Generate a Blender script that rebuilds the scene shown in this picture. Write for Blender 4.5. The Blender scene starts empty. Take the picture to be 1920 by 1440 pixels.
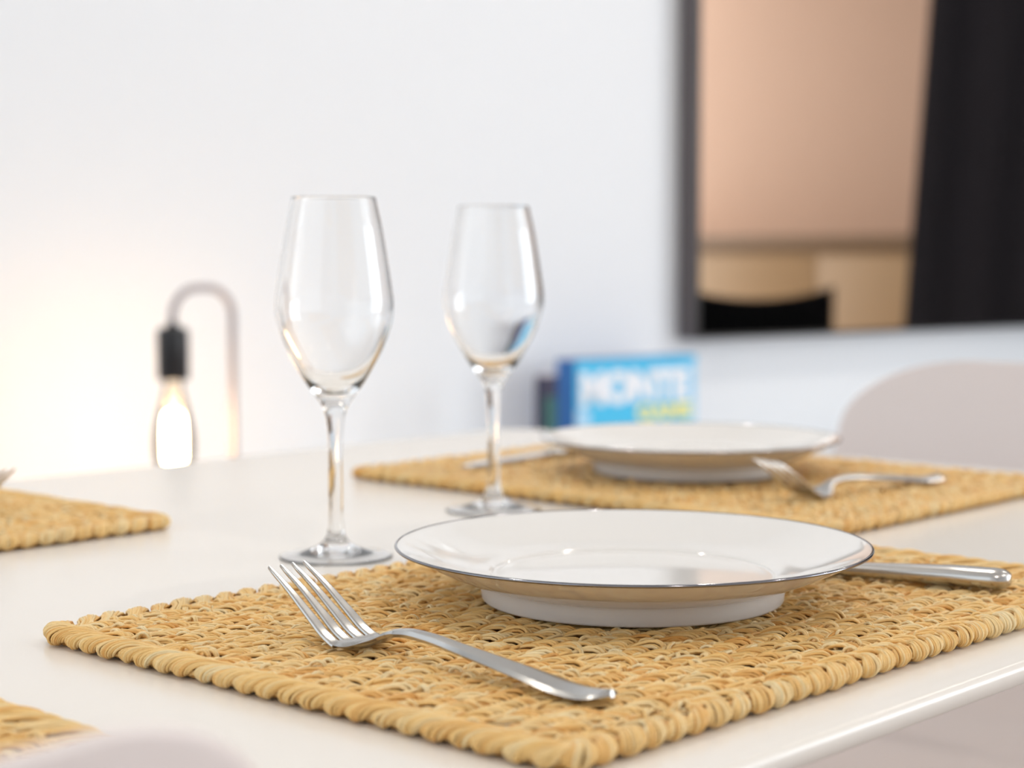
import bpy, bmesh, math, random
import numpy as np
from mathutils import Vector, Matrix

random.seed(7); RNG = np.random.default_rng(11)
C = bpy.context.scene.collection
sc = bpy.context.scene
sin, cos, pi = math.sin, math.cos, math.pi

# ------------------------------------------------------------------ place constants (metres)
H = 0.9316                      # camera height
F = 3394.2                      # focal length in pixels of the 1920 px frame
PITCH = math.radians(4.087)
TH = math.radians(47.609)       # direction of the table's long side
A = Vector((cos(TH), sin(TH), 0)); B = Vector((sin(TH), -cos(TH), 0))
P1 = Vector((0.0607, 0.9052, 0))           # centre of the front place setting
ZT = 0.75                       # table top
ZM = 0.7580                     # top of a placemat
WP = Vector((-0.71, 3.03, 0)); W = Vector((0.7771, 0.6293, 0)); N = Vector((0.6293, -0.7771, 0))
def ab(a, b, z=ZT): return P1 + a*A + b*B + Vector((0, 0, z))
def wn(s, n, z=0.0): return WP + s*W + n*N + Vector((0, 0, z))
RA = TH                          # z rotation that turns local X to A (local Y then is -B)
RW = math.atan2(W.y, W.x)        # local X along the wall, local -Y into the room

# ------------------------------------------------------------------ materials
def mat(name, col, rough=0.5, metal=0.0, spec=0.5, **k):
    m = bpy.data.materials.new(name); m.use_nodes = True
    b = m.node_tree.nodes['Principled BSDF']
    b.inputs['Base Color'].default_value = (*col, 1)
    b.inputs['Roughness'].default_value = rough
    b.inputs['Metallic'].default_value = metal
    b.inputs['Specular IOR Level'].default_value = spec
    for kk, v in k.items():
        b.inputs[kk.replace('_', ' ')].default_value = v
    return m
def srgb(r, g, b):
    f = lambda c: (c/255/12.92) if c/255 <= 0.04045 else ((c/255+0.055)/1.055)**2.4
    return (f(r), f(g), f(b))
def add_noise_bump(m, scale=60, strength=0.1, dist=0.001, detail=3, stretch=None, rough_var=0.0):
    nt = m.node_tree; b = nt.nodes['Principled BSDF']
    tc = nt.nodes.new('ShaderNodeTexCoord'); no = nt.nodes.new('ShaderNodeTexNoise')
    no.inputs['Scale'].default_value = scale; no.inputs['Detail'].default_value = detail
    src = tc.outputs['Object']
    if stretch:
        mp = nt.nodes.new('ShaderNodeMapping'); mp.inputs['Scale'].default_value = stretch
        nt.links.new(src, mp.inputs['Vector']); src = mp.outputs['Vector']
    nt.links.new(src, no.inputs['Vector'])
    bu = nt.nodes.new('ShaderNodeBump'); bu.inputs['Strength'].default_value = strength; bu.inputs['Distance'].default_value = dist
    nt.links.new(no.outputs['Fac'], bu.inputs['Height']); nt.links.new(bu.outputs['Normal'], b.inputs['Normal'])
    if rough_var:
        mr = nt.nodes.new('ShaderNodeMapRange'); r0 = b.inputs['Roughness'].default_value
        mr.inputs['To Min'].default_value = r0-rough_var; mr.inputs['To Max'].default_value = r0+rough_var
        nt.links.new(no.outputs['Fac'], mr.inputs['Value']); nt.links.new(mr.outputs['Result'], b.inputs['Roughness'])
    return m

M = {}
M['wall'] = add_noise_bump(mat('white_paint', (0.84, 0.865, 0.90), 0.75), 220, 0.08, 0.0006)
M['ceiling'] = add_noise_bump(mat('ceiling_paint', (0.88, 0.88, 0.87), 0.8), 200, 0.08, 0.0006)
M['peach'] = add_noise_bump(mat('peach_paint', srgb(206, 166, 138), 0.7), 220, 0.08, 0.0006)
M['table'] = add_noise_bump(mat('white_lacquer', srgb(242, 236, 228), 0.24, spec=0.5), 900, 0.02, 0.0002, rough_var=0.03)
M['shell'] = add_noise_bump(mat('white_shell_plastic', srgb(238, 228, 225), 0.42), 900, 0.06, 0.0003)
M['porcelain'] = add_noise_bump(mat('white_porcelain', srgb(238, 235, 231), 0.06, spec=0.6), 30, 0.01, 0.0004)
M['unglazed'] = add_noise_bump(mat('foot_porcelain', srgb(232, 230, 228), 0.25), 400, 0.05, 0.0002)
M['rimband'] = add_noise_bump(mat('platinum_band', (0.25, 0.25, 0.27), 0.12, 1.0), 300, 0.02, 0.0002)
M['steel'] = add_noise_bump(mat('polished_steel', (0.55, 0.54, 0.52), 0.24, 1.0), 700, 0.02, 0.0002, stretch=(1, 6, 6))
M['steel_blade'] = add_noise_bump(mat('blade_steel', (0.80, 0.80, 0.80), 0.16, 1.0), 700, 0.02, 0.0002)
M['black_socket'] = add_noise_bump(mat('black_socket', (0.012, 0.012, 0.014), 0.3), 500, 0.05, 0.0002)
M['lamp_metal'] = add_noise_bump(mat('grey_lamp_metal', srgb(168, 160, 162), 0.4, 0.5), 500, 0.05, 0.0002)
M['tv_case'] = add_noise_bump(mat('dark_grey_case', srgb(92, 86, 88), 0.45), 500, 0.05, 0.0002)
M['tv_bezel'] = add_noise_bump(mat('black_bezel', (0.01, 0.01, 0.01), 0.3), 500, 0.05, 0.0002)
M['tv_screen'] = mat('mirror_glossy_screen', (0.86, 0.86, 0.86), 0.02, 1.0)
M['wood'] = mat('light_oak', srgb(196, 150, 100), 0.5)
M['cabinet_white'] = add_noise_bump(mat('white_cabinet', (0.84, 0.84, 0.85), 0.35), 300, 0.03, 0.0003)
M['black_plastic'] = add_noise_bump(mat('black_plastic', (0.002, 0.002, 0.0025), 0.7, spec=0.05), 300, 0.05, 0.0003)
M['dark_cloth'] = add_noise_bump(mat('charcoal_cloth', (0.026, 0.023, 0.026), 0.9, spec=0.1), 900, 0.3, 0.0006)
M['worktop'] = add_noise_bump(mat('brown_worktop', srgb(146, 114, 82), 0.5), 80, 0.05, 0.0004)
M['cab_tan'] = add_noise_bump(mat('tan_cabinet', srgb(185, 145, 98), 0.5), 90, 0.05, 0.0004)
M['frame_white'] = add_noise_bump(mat('window_frame_white', (0.82, 0.82, 0.82), 0.4), 300, 0.03, 0.0003)
M['box_cyan'] = add_noise_bump(mat('cyan_card', srgb(60, 190, 236), 0.45), 300, 0.03, 0.0002)
M['box_blue'] = add_noise_bump(mat('blue_card', srgb(34, 104, 178), 0.45), 300, 0.03, 0.0002)
M['ink_white'] = add_noise_bump(mat('white_print', srgb(240, 242, 248), 0.5), 300, 0.02, 0.0002)
M['ink_yellow'] = add_noise_bump(mat('yellow_print', srgb(250, 240, 150), 0.5), 300, 0.02, 0.0002)
M['ink_pale'] = add_noise_bump(mat('pale_blue_print', srgb(176, 218, 246), 0.5), 300, 0.02, 0.0002)
M['book_navy'] = add_noise_bump(mat('navy_cover', srgb(28, 24, 62), 0.5), 300, 0.03, 0.0002)
M['book_green'] = add_noise_bump(mat('dark_green_cover', srgb(30, 92, 88), 0.5), 300, 0.03, 0.0002)
M['pages'] = add_noise_bump(mat('book_pages', srgb(224, 216, 226), 0.8), 900, 0.2, 0.0004, stretch=(40, 1, 1))

def wood_grain(m, c1, c2, scale=(3, 40, 40)):
    nt = m.node_tree; b = nt.nodes['Principled BSDF']
    tc = nt.nodes.new('ShaderNodeTexCoord'); mp = nt.nodes.new('ShaderNodeMapping'); no = nt.nodes.new('ShaderNodeTexNoise'); cr = nt.nodes.new('ShaderNodeValToRGB')
    mp.inputs['Scale'].default_value = scale; no.inputs['Scale'].default_value = 2; no.inputs['Detail'].default_value = 5
    cr.color_ramp.elements[0].color = (*c1, 1); cr.color_ramp.elements[1].color = (*c2, 1)
    cr.color_ramp.elements[0].position = 0.3; cr.color_ramp.elements[1].position = 0.7
    nt.links.new(tc.outputs['Object'], mp.inputs['Vector']); nt.links.new(mp.outputs['Vector'], no.inputs['Vector'])
    nt.links.new(no.outputs['Fac'], cr.inputs['Fac']); nt.links.new(cr.outputs['Color'], b.inputs['Base Color'])
wood_grain(M['wood'], srgb(200, 156, 108), srgb(176, 130, 84), (40, 40, 4))
M['floor'] = mat('pale_floor', srgb(200, 182, 172), 0.45)
wood_grain(M['floor'], srgb(205, 194, 189), srgb(192, 180, 174), (3, 30, 30))

# straw: every strand has its own tone, fine lengthwise fibres give the relief
def straw_material(name, dark=False):
    m = bpy.data.materials.new(name); m.use_nodes = True; nt = m.node_tree; b = nt.nodes['Principled BSDF']
    at = nt.nodes.new('ShaderNodeAttribute'); at.attribute_name = 'tone'
    cr = nt.nodes.new('ShaderNodeValToRGB'); e = cr.color_ramp.elements
    if dark:
        e[0].color = (*srgb(112, 68, 30), 1); e[1].color = (*srgb(138, 88, 42), 1)  # brown darkened to carry the shade of the gaps
    else:
        e[0].color = (*srgb(234, 172, 88), 1); e[1].color = (*srgb(254, 232, 182), 1)
        k = e.new(0.45); k.color = (*srgb(255, 212, 136), 1)
    nt.links.new(at.outputs['Fac'], cr.inputs['Fac'])
    uv = nt.nodes.new('ShaderNodeUVMap'); uv.uv_map = 'fibre'
    mp = nt.nodes.new('ShaderNodeMapping'); mp.inputs['Scale'].default_value = (1.5, 9, 1)
    no = nt.nodes.new('ShaderNodeTexNoise'); no.inputs['Scale'].default_value = 1.0; no.inputs['Detail'].default_value = 3
    nt.links.new(uv.outputs['UV'], mp.inputs['Vector']); nt.links.new(mp.outputs['Vector'], no.inputs['Vector'])
    bu = nt.nodes.new('ShaderNodeBump'); bu.inputs['Strength'].default_value = 0.7; bu.inputs['Distance'].default_value = 0.0006
    nt.links.new(no.outputs['Fac'], bu.inputs['Height']); nt.links.new(bu.outputs['Normal'], b.inputs['Normal'])
    hs = nt.nodes.new('ShaderNodeMix'); hs.data_type = 'RGBA'; hs.blend_type = 'MULTIPLY'
    mr = nt.nodes.new('ShaderNodeMapRange'); mr.inputs['From Min'].default_value = 0.35; mr.inputs['From Max'].default_value = 0.6; mr.inputs['To Min'].default_value = 0.82; mr.inputs['To Max'].default_value = 1.0
    nt.links.new(no.outputs['Fac'], mr.inputs['Value'])
    hs.inputs['Factor'].default_value = 1
    nt.links.new(cr.outputs['Color'], hs.inputs['A']); nt.links.new(mr.outputs['Result'], hs.inputs['B'])
    nt.links.new(hs.outputs['Result'], b.inputs['Base Color'])
    b.inputs['Roughness'].default_value = 0.42; b.inputs['Specular IOR Level'].default_value = 0.5
    return m
M['straw'] = straw_material('straw_strands')
M['straw_gap_shade'] = straw_material('straw_gap_shade', True)  # shade between the strands put into the slab's colour

def glass_material():
    m = bpy.data.materials.new('clear_glass'); m.use_nodes = True; nt = m.node_tree
    nt.nodes.remove(nt.nodes['Principled BSDF'])
    g = nt.nodes.new('ShaderNodeBsdfGlass'); g.inputs['IOR'].default_value = 1.5; g.inputs['Roughness'].default_value = 0.0
    g.inputs['Color'].default_value = (0.996, 0.998, 0.998, 1)
    nt.links.new(g.outputs[0], nt.nodes['Material Output'].inputs['Surface']); return m
M['glass'] = glass_material()
def thin_glass():
    m = bpy.data.materials.new('clear_thin_glass'); m.use_nodes = True; nt = m.node_tree
    nt.nodes.remove(nt.nodes['Principled BSDF'])
    t = nt.nodes.new('ShaderNodeBsdfTransparent'); t.inputs['Color'].default_value = (0.994, 0.996, 0.997, 1)
    g = nt.nodes.new('ShaderNodeBsdfGlossy'); g.inputs['Roughness'].default_value = 0.0
    f = nt.nodes.new('ShaderNodeFresnel'); ge = nt.nodes.new('ShaderNodeNewGeometry')
    mr = nt.nodes.new('ShaderNodeMapRange'); mr.inputs['To Min'].default_value = 1.5; mr.inputs['To Max'].default_value = 1/1.5
    nt.links.new(ge.outputs['Backfacing'], mr.inputs['Value']); nt.links.new(mr.outputs['Result'], f.inputs['IOR'])
    x = nt.nodes.new('ShaderNodeMixShader')
    nt.links.new(f.outputs[0], x.inputs[0]); nt.links.new(t.outputs[0], x.inputs[1]); nt.links.new(g.outputs[0], x.inputs[2])
    nt.links.new(x.outputs[0], nt.nodes['Material Output'].inputs['Surface']); return m
M['thin_glass'] = thin_glass()
def foot_glass():
    m = bpy.data.materials.new('clear_foot_glass'); m.use_nodes = True; nt = m.node_tree
    nt.nodes.remove(nt.nodes['Principled BSDF'])
    g = nt.nodes.new('ShaderNodeBsdfGlass'); g.inputs['IOR'].default_value = 1.5; g.inputs['Roughness'].default_value = 0.0
    t = nt.nodes.new('ShaderNodeBsdfTransparent'); x = nt.nodes.new('ShaderNodeMixShader'); x.inputs[0].default_value = 0.0
    nt.links.new(g.outputs[0], x.inputs[1]); nt.links.new(t.outputs[0], x.inputs[2])
    nt.links.new(x.outputs[0], nt.nodes['Material Output'].inputs['Surface']); return m
M['foot_glass'] = foot_glass()
def bulb_glass():
    m = bpy.data.materials.new('thin_bulb_glass'); m.use_nodes = True; nt = m.node_tree
    nt.nodes.remove(nt.nodes['Principled BSDF'])
    t = nt.nodes.new('ShaderNodeBsdfTransparent'); t.inputs['Color'].default_value = (1.0, 0.95, 0.86, 1)
    g = nt.nodes.new('ShaderNodeBsdfGlossy'); g.inputs['Roughness'].default_value = 0.03
    f = nt.nodes.new('ShaderNodeFresnel'); f.inputs['IOR'].default_value = 1.45
    x = nt.nodes.new('ShaderNodeMixShader')
    nt.links.new(f.outputs[0], x.inputs[0]); nt.links.new(t.outputs[0], x.inputs[1]); nt.links.new(g.outputs[0], x.inputs[2])
    nt.links.new(x.outputs[0], nt.nodes['Material Output'].inputs['Surface']); return m
M['bulb_glass'] = bulb_glass()
def emis(name, col, s):
    m = bpy.data.materials.new(name); m.use_nodes = True; nt = m.node_tree
    nt.nodes.remove(nt.nodes['Principled BSDF']); e = nt.nodes.new('ShaderNodeEmission')
    e.inputs['Color'].default_value = (*col, 1); e.inputs['Strength'].default_value = s
    nt.links.new(e.outputs[0], nt.nodes['Material Output'].inputs['Surface']); return m
M['filament'] = emis('glowing_filament', (1.0, 0.66, 0.36), 52.0)

# ------------------------------------------------------------------ object helpers
def link(o, parent=None):
    C.objects.link(o)
    if parent is not None: o.parent = parent
    return o
def mesh_obj(name, verts, faces, material, parent=None, smooth=True, loc=(0, 0, 0), rz=0.0):
    me = bpy.data.meshes.new(name); me.from_pydata([tuple(v) for v in verts], [], faces)
    bm = bmesh.new(); bm.from_mesh(me); bmesh.ops.recalc_face_normals(bm, faces=bm.faces); bm.to_mesh(me); bm.free()
    if smooth:
        me.shade_smooth()
        try: me.set_sharp_from_angle(angle=math.radians(40))
        except Exception: pass
    me.materials.append(material)
    o = bpy.data.objects.new(name, me); o.location = loc; o.rotation_euler = (0, 0, rz)
    return link(o, parent)
def bm_obj(name, bm, material, parent=None, loc=(0, 0, 0), rz=0.0, smooth=True):
    bmesh.ops.recalc_face_normals(bm, faces=bm.faces)
    me = bpy.data.meshes.new(name); bm.to_mesh(me); bm.free()
    if smooth:
        me.shade_smooth()
        try: me.set_sharp_from_angle(angle=math.radians(35))
        except Exception: pass
    me.materials.append(material)
    o = bpy.data.objects.new(name, me); o.location = loc; o.rotation_euler = (0, 0, rz)
    return link(o, parent)
def empty(name, label, cat, loc=(0, 0, 0), rz=0.0, group=None):
    o = bpy.data.objects.new(name, None); o.empty_display_size = 0.05
    o.location = loc; o.rotation_euler = (0, 0, rz); link(o)
    o['label'] = label; o['category'] = cat
    if group: o['group'] = group
    return o
def tag(o, label, cat, group=None):
    o['label'] = label; o['category'] = cat
    if group: o['group'] = group
    return o
def add_box(bm, x0, x1, y0, y1, z0, z1, bev=0.0, seg=2):
    vs = [bm.verts.new((x, y, z)) for x in (x0, x1) for y in (y0, y1) for z in (z0, z1)]
    idx = [(0, 1, 3, 2), (4, 6, 7, 5), (0, 4, 5, 1), (2, 3, 7, 6), (0, 2, 6, 4), (1, 5, 7, 3)]
    fs = [bm.faces.new([vs[i] for i in f]) for f in idx]
    if bev > 0:
        es = list({e for f in fs for e in f.edges})
        bmesh.ops.bevel(bm, geom=es, offset=bev, segments=seg, affect='EDGES', profile=0.5)
def box(name, dims, material, parent=None, bev=0.0, loc=(0, 0, 0), rz=0.0, seg=2):
    bm = bmesh.new(); add_box(bm, *dims, bev=bev, seg=seg)
    return bm_obj(name, bm, material, parent, loc, rz)
def lathe(name, prof, material, parent=None, n=96, closed=False, loc=(0, 0, 0), extra=()):
    vs, fs = [], []; k = len(prof); ne = len(extra); prof = list(prof)+list(extra)
    rings = []
    for (r, z) in prof:
        if r < 1e-6:
            rings.append([len(vs)]); vs.append((0, 0, z))
        else:
            rings.append(list(range(len(vs), len(vs)+n)))
            vs += [(r*cos(2*pi*i/n), r*sin(2*pi*i/n), z) for i in range(n)]
    pairs = [(i, i+1) for i in range(k-1)] + [(k+i, k+i+1) for i in range(ne-1)] + ([(k-1, 0)] if closed else [])
    for a, b in pairs:
        ra, rb = rings[a], rings[b]
        if len(ra) == 1 and len(rb) == 1: continue
        for i in range(n):
            j = (i+1) % n
            if len(ra) == 1: fs.append((ra[0], rb[j], rb[i]))
            elif len(rb) == 1: fs.append((ra[i], ra[j], rb[0]))
            else: fs.append((ra[i], ra[j], rb[j], rb[i]))
    me = bpy.data.meshes.new(name); me.from_pydata(vs, [], fs); me.update(); me.shade_smooth()
    me.materials.append(material)
    o = bpy.data.objects.new(name, me); o.location = loc
    return link(o, parent)
def smooth_profile(pts, per=6):
    """Catmull-Rom through profile points"""
    out = []
    p = [pts[0]] + list(pts) + [pts[-1]]
    for i in range(1, len(p)-2):
        for j in range(per):
            t = j/per; q = []
            for d in range(2):
                a, b, c, e = p[i-1][d], p[i][d], p[i+1][d], p[i+2][d]
                q.append(0.5*((2*b)+(-a+c)*t+(2*a-5*b+4*c-e)*t*t+(-a+3*b-3*c+e)*t**3))
            out.append((max(q[0], 0.0), q[1]))
    out.append(tuple(pts[-1])); return out
def tube(name, pts, r, material, parent=None, n=14, loc=(0, 0, 0), rz=0.0, cap=True):
    pts = [Vector(p) for p in pts]; rs = r if isinstance(r, (list, tuple)) else [r]*len(pts)
    vs, fs = [], []; ref = None
    for i, p in enumerate(pts):
        t = (pts[min(i+1, len(pts)-1)]-pts[max(i-1, 0)]).normalized()
        if ref is None: ref = t.orthogonal().normalized()
        u = (ref - ref.dot(t)*t).normalized(); ref = u; v = t.cross(u)
        for k in range(n):
            a = 2*pi*k/n; vs.append(p+rs[i]*(cos(a)*u+sin(a)*v))
    for i in range(len(pts)-1):
        for k in range(n):
            fs.append((i*n+k, i*n+(k+1) % n, (i+1)*n+(k+1) % n, (i+1)*n+k))
    if cap:
        fs.append(tuple(range(n-1, -1, -1))); L = (len(pts)-1)*n; fs.append(tuple(range(L, L+n)))
    return mesh_obj(name, vs, fs, material, parent, True, loc, rz)
def copy_tree(root):
    r = root.copy(); C.objects.link(r)
    for ch in root.children:
        c = ch.copy(); C.objects.link(c); c.parent = r
        for g in ch.children:
            d = g.copy(); C.objects.link(d); d.parent = c
    return r
def struct(o): o['kind'] = 'structure'; return o

# ------------------------------------------------------------------ room shell
SL, SR, NF, ZC = -2.4, 5.0, 5.2, 2.6       # wall positions along W and N, ceiling height
def wbox(name, s0, s1, n0, n1, z0, z1, material, bev=0.0, parent=None):
    return box(name, (s0, s1, -n1, -n0, z0, z1), material, parent, bev, WP, RW)
struct(wbox('floor', SL-0.1, SR+0.1, -0.1, NF+0.2, -0.08, 0.0, M['floor']))
struct(wbox('ceiling', SL-0.1, SR+0.1, -0.1, NF+0.2, ZC, ZC+0.08, M['ceiling']))
struct(wbox('wall_back', SL-0.1, SR+0.1, -0.1, 0.0, 0.0, ZC, M['wall']))
# a window in the wall opposite the television and one in the right end wall
def pierced_wall(name, lo, hi, w, material, to_box):
    bm = bmesh.new(); u0, u1, z0, z1 = w
    to_box(bm, lo, u0, 0, ZC); to_box(bm, u1, hi, 0, ZC); to_box(bm, u0, u1, 0, z0); to_box(bm, u0, u1, z1, ZC)
    return struct(bm_obj(name, bm, material, None, WP, RW))
WF = (2.5, 4.8, 0.25, 2.5); WR = (3.95, 5.1, 0.30, 2.55); WL = (0.5, 2.9, 0.7, 2.4)
pierced_wall('wall_front', SL, SR+0.1, WF, M['wall'], lambda bm, u0, u1, z0, z1: add_box(bm, u0, u1, -NF-0.12, -NF, z0, z1))
pierced_wall('wall_right', 0.0, NF, WR, M['peach'], lambda bm, u0, u1, z0, z1: add_box(bm, SR, SR+0.1, -u1, -u0, z0, z1))
pierced_wall('wall_left', 0.0, NF, WL, M['wall'], lambda bm, u0, u1, z0, z1: add_box(bm, SL-0.1, SL, -u1, -u0, z0, z1))
def window_frame(name, w, to_box):
    u0, u1, z0, z1 = w; f = 0.06; bm = bmesh.new(); um = (u0+u1)/2
    for q in ((u0, u0+f, z0, z1), (u1-f, u1, z0, z1), (u0+f, u1-f, z0, z0+f), (u0+f, u1-f, z1-f, z1), (um-f/2, um+f/2, z0+f, z1-f)): to_box(bm, *q)
    return struct(bm_obj(name, bm, M['frame_white'], None, WP, RW))
window_frame('window_1', WF, lambda bm, u0, u1, z0, z1: add_box(bm, u0, u1, -NF-0.09, -NF-0.03, z0, z1, 0.004))
window_frame('window_2', WR, lambda bm, u0, u1, z0, z1: add_box(bm, SR+0.03, SR+0.09, -u1, -u0, z0, z1, 0.004))
window_frame('fill_window', WL, lambda bm, u0, u1, z0, z1: add_box(bm, SL-0.09, SL-0.03, -u1, -u0, z0, z1, 0.004))  # added window, unseen, put in the left wall to fill the front faces
struct(wbox('baseboard_back', SL, SR, 0.0, 0.012, 0.0, 0.08, M['frame_white'], 0.003))

# ------------------------------------------------------------------ dining table
T_END, T_FAR, T_NEAR, T_LEN = 0.70, -0.7134, 0.1974, 1.85
table = empty('dining_table', 'long white lacquered dining table under the straw placemats', 'table', ab(0, 0, 0), RA)
def rounded_slab(name, x0, x1, y0, y1, z0, z1, rc, re, material, parent, seg=8):
    """rounded rectangle slab with softly rounded edges"""
    vs, fs = [], []
    prof = []
    for i in range(7): a = pi/2*i/6; prof.append((re*(1-sin(a)), z1-re*(1-cos(a))))     # inset, z  (top edge)
    prof = prof[::1]
    rl = (z1-z0)-re; low = [(rl*(1-cos(pi/2*i/6)), z0+rl*(1-sin(pi/2*i/6))) for i in range(1, 7)]
    prof = prof + low
    n = 0
    for ins, z in prof:
        ring = []
        r = max(rc-ins, 0.0005)
        for cx, cy, a0 in ((x1-rc, y1-rc, 0), (x0+rc, y1-rc, pi/2), (x0+rc, y0+rc, pi), (x1-rc, y0+rc, 1.5*pi)):
            for k in range(seg+1):
                a = a0+pi/2*k/seg; ring.append((cx+r*cos(a), cy+r*sin(a), z))
        n = len(ring); vs += ring
    for i in range(len(prof)-1):
        for k in range(n): fs.append((i*n+k, i*n+(k+1) % n, (i+1)*n+(k+1) % n, (i+1)*n+k))
    fs.append(tuple(range(n))); L = (len(prof)-1)*n; fs.append(tuple(range(L+n-1, L-1, -1)))
    return mesh_obj(name, vs, fs, material, parent)
# local Y = -B
rounded_slab('tabletop', T_END-T_LEN, T_END, -T_NEAR, -T_FAR, ZT-0.013, ZT, 0.035, 0.0038, M['table'], table)
xm0, xm1, ym0, ym1 = T_END-T_LEN, T_END, -T_NEAR, -T_FAR
bm = bmesh.new()
for (a0, a1, b0, b1) in ((xm0+.09, xm1-.09, ym0+.15, ym0+.17), (xm0+.09, xm1-.09, ym1-.17, ym1-.15), (xm0+.15, xm0+.17, ym0+.17, ym1-.17), (xm1-.17, xm1-.15, ym0+.17, ym1-.17)):
    add_box(bm, a0, a1, b0, b1, ZT-0.06, ZT-0.0131)
bm_obj('apron', bm, M['table'], table)
for x in (xm0+.12, xm1-.12):
    for y in (ym0+.16, ym1-.16):
        bm = bmesh.new(); r0, r1 = 0.024, 0.015
        v0 = [bm.verts.new((x+sx*r1, y+sy*r1, 0)) for sx, sy in ((-1, -1), (1, -1), (1, 1), (-1, 1))]
        v1 = [bm.verts.new((x+sx*r0, y+sy*r0, ZT-0.0135)) for sx, sy in ((-1, -1), (1, -1), (1, 1), (-1, 1))]
        for k in range(4): bm.faces.new((v0[k], v0[(k+1) % 4], v1[(k+1) % 4], v1[k]))
        bm.faces.new(v0[::-1]); bm.faces.new(v1)
        bmesh.ops.bevel(bm, geom=[e for e in bm.edges], offset=0.003, segments=2, affect='EDGES')
        bm_obj('leg', bm, M['table'], table)

# ------------------------------------------------------------------ straw placemats
MW, MD = 0.466, 0.331
def strands_to_mesh(name, groups, material, parent=None, sides=6):
    """groups: list of (paths (n,k,3), radius (n,), tone (n,), ref (n,3)) -> one mesh of swept strands"""
    V, Fq, UV, TN = [], [], [], []; off = 0
    for paths, rad, tone, ref in groups:
        n, k, _ = paths.shape
        t = np.gradient(paths, axis=1); t /= np.linalg.norm(t, axis=2, keepdims=True)+1e-12
        rf = np.repeat(ref[:, None, :], k, 1)
        u = np.cross(t, rf); u /= np.linalg.norm(u, axis=2, keepdims=True)+1e-9
        v = np.cross(t, u)
        a = np.linspace(0, 2*pi, sides, endpoint=False)
        taper = np.ones(k); taper[0] = taper[-1] = 0.55
        R = rad[:, None]*taper[None]
        ring = paths[:, :, None, :] + R[:, :, None, None]*(np.cos(a)[None, None, :, None]*u[:, :, None, :]+np.sin(a)[None, None, :, None]*v[:, :, None, :])
        V.append(ring.reshape(-1, 3))
        base = off+(np.arange(n)[:, None, None]*k+np.arange(k-1)[None, :, None])*sides
        s = np.arange(sides)[None, None, :]; s2 = (s+1) % sides
        Fq.append(np.stack([base+s, base+s2, base+sides+s2, base+sides+s], -1).reshape(-1, 4))
        uo = RNG.random(n)*50
        ln = np.linspace(0, 3, k)
        sv = np.broadcast_to(s, (n, k-1, sides)).astype(float); kk = np.broadcast_to(np.arange(k-1)[None, :, None], (n, k-1, sides))
        U0 = uo[:, None, None]+ln[kk]; U1 = uo[:, None, None]+ln[kk+1]
        Va = sv/sides; Vb = (sv+1)/sides
        tw = 0.25
        UV.append(np.stack([np.stack([U0, Va+tw*U0], -1), np.stack([U0, Vb+tw*U0], -1), np.stack([U1, Vb+tw*U1], -1), np.stack([U1, Va+tw*U1], -1)], 3).reshape(-1, 2))
        TN.append(np.repeat(tone, k*sides)); off += n*k*sides
    V = np.concatenate(V); Fq = np.concatenate(Fq); UV = np.concatenate(UV); TN = np.concatenate(TN)
    me = bpy.data.meshes.new(name)
    me.vertices.add(len(V)); me.vertices.foreach_set('co', V.astype(np.float32).ravel())
    me.loops.add(Fq.size); me.loops.foreach_set('vertex_index', Fq.astype(np.int32).ravel())
    me.polygons.add(len(Fq)); me.polygons.foreach_set('loop_start', np.arange(0, Fq.size, 4, dtype=np.int32))
    try: me.polygons.foreach_set('loop_total', np.full(len(Fq), 4, dtype=np.int32))
    except Exception: pass
    me.update(calc_edges=True)
    uvl = me.uv_layers.new(name='fibre'); uvl.data.foreach_set('uv', UV.astype(np.float32).ravel())
    at = me.attributes.new('tone', 'FLOAT', 'POINT'); at.data.foreach_set('value', TN.astype(np.float32))
    me.shade_smooth(); me.validate()
    me.materials.append(material)
    return link(bpy.data.objects.new(name, me), parent)

def polyline_smooth(ctrl, k):
    """ctrl (n,m,3) -> Catmull-Rom sampled (n,k,3)"""
    n, m, _ = ctrl.shape
    P = np.concatenate([2*ctrl[:, :1]-ctrl[:, 1:2], ctrl, 2*ctrl[:, -1:]-ctrl[:, -2:-1]], 1)
    tt = np.linspace(0, m-1-1e-6, k); out = []
    for t in tt:
        i = int(t); f = t-i
        a, b, c, d = P[:, i], P[:, i+1], P[:, i+2], P[:, i+3]
        out.append(0.5*(2*b+(c-a)*f+(2*a-5*b+4*c-d)*f*f+(3*b-a-3*c+d)*f**3))
    return np.stack(out, 1)

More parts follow.
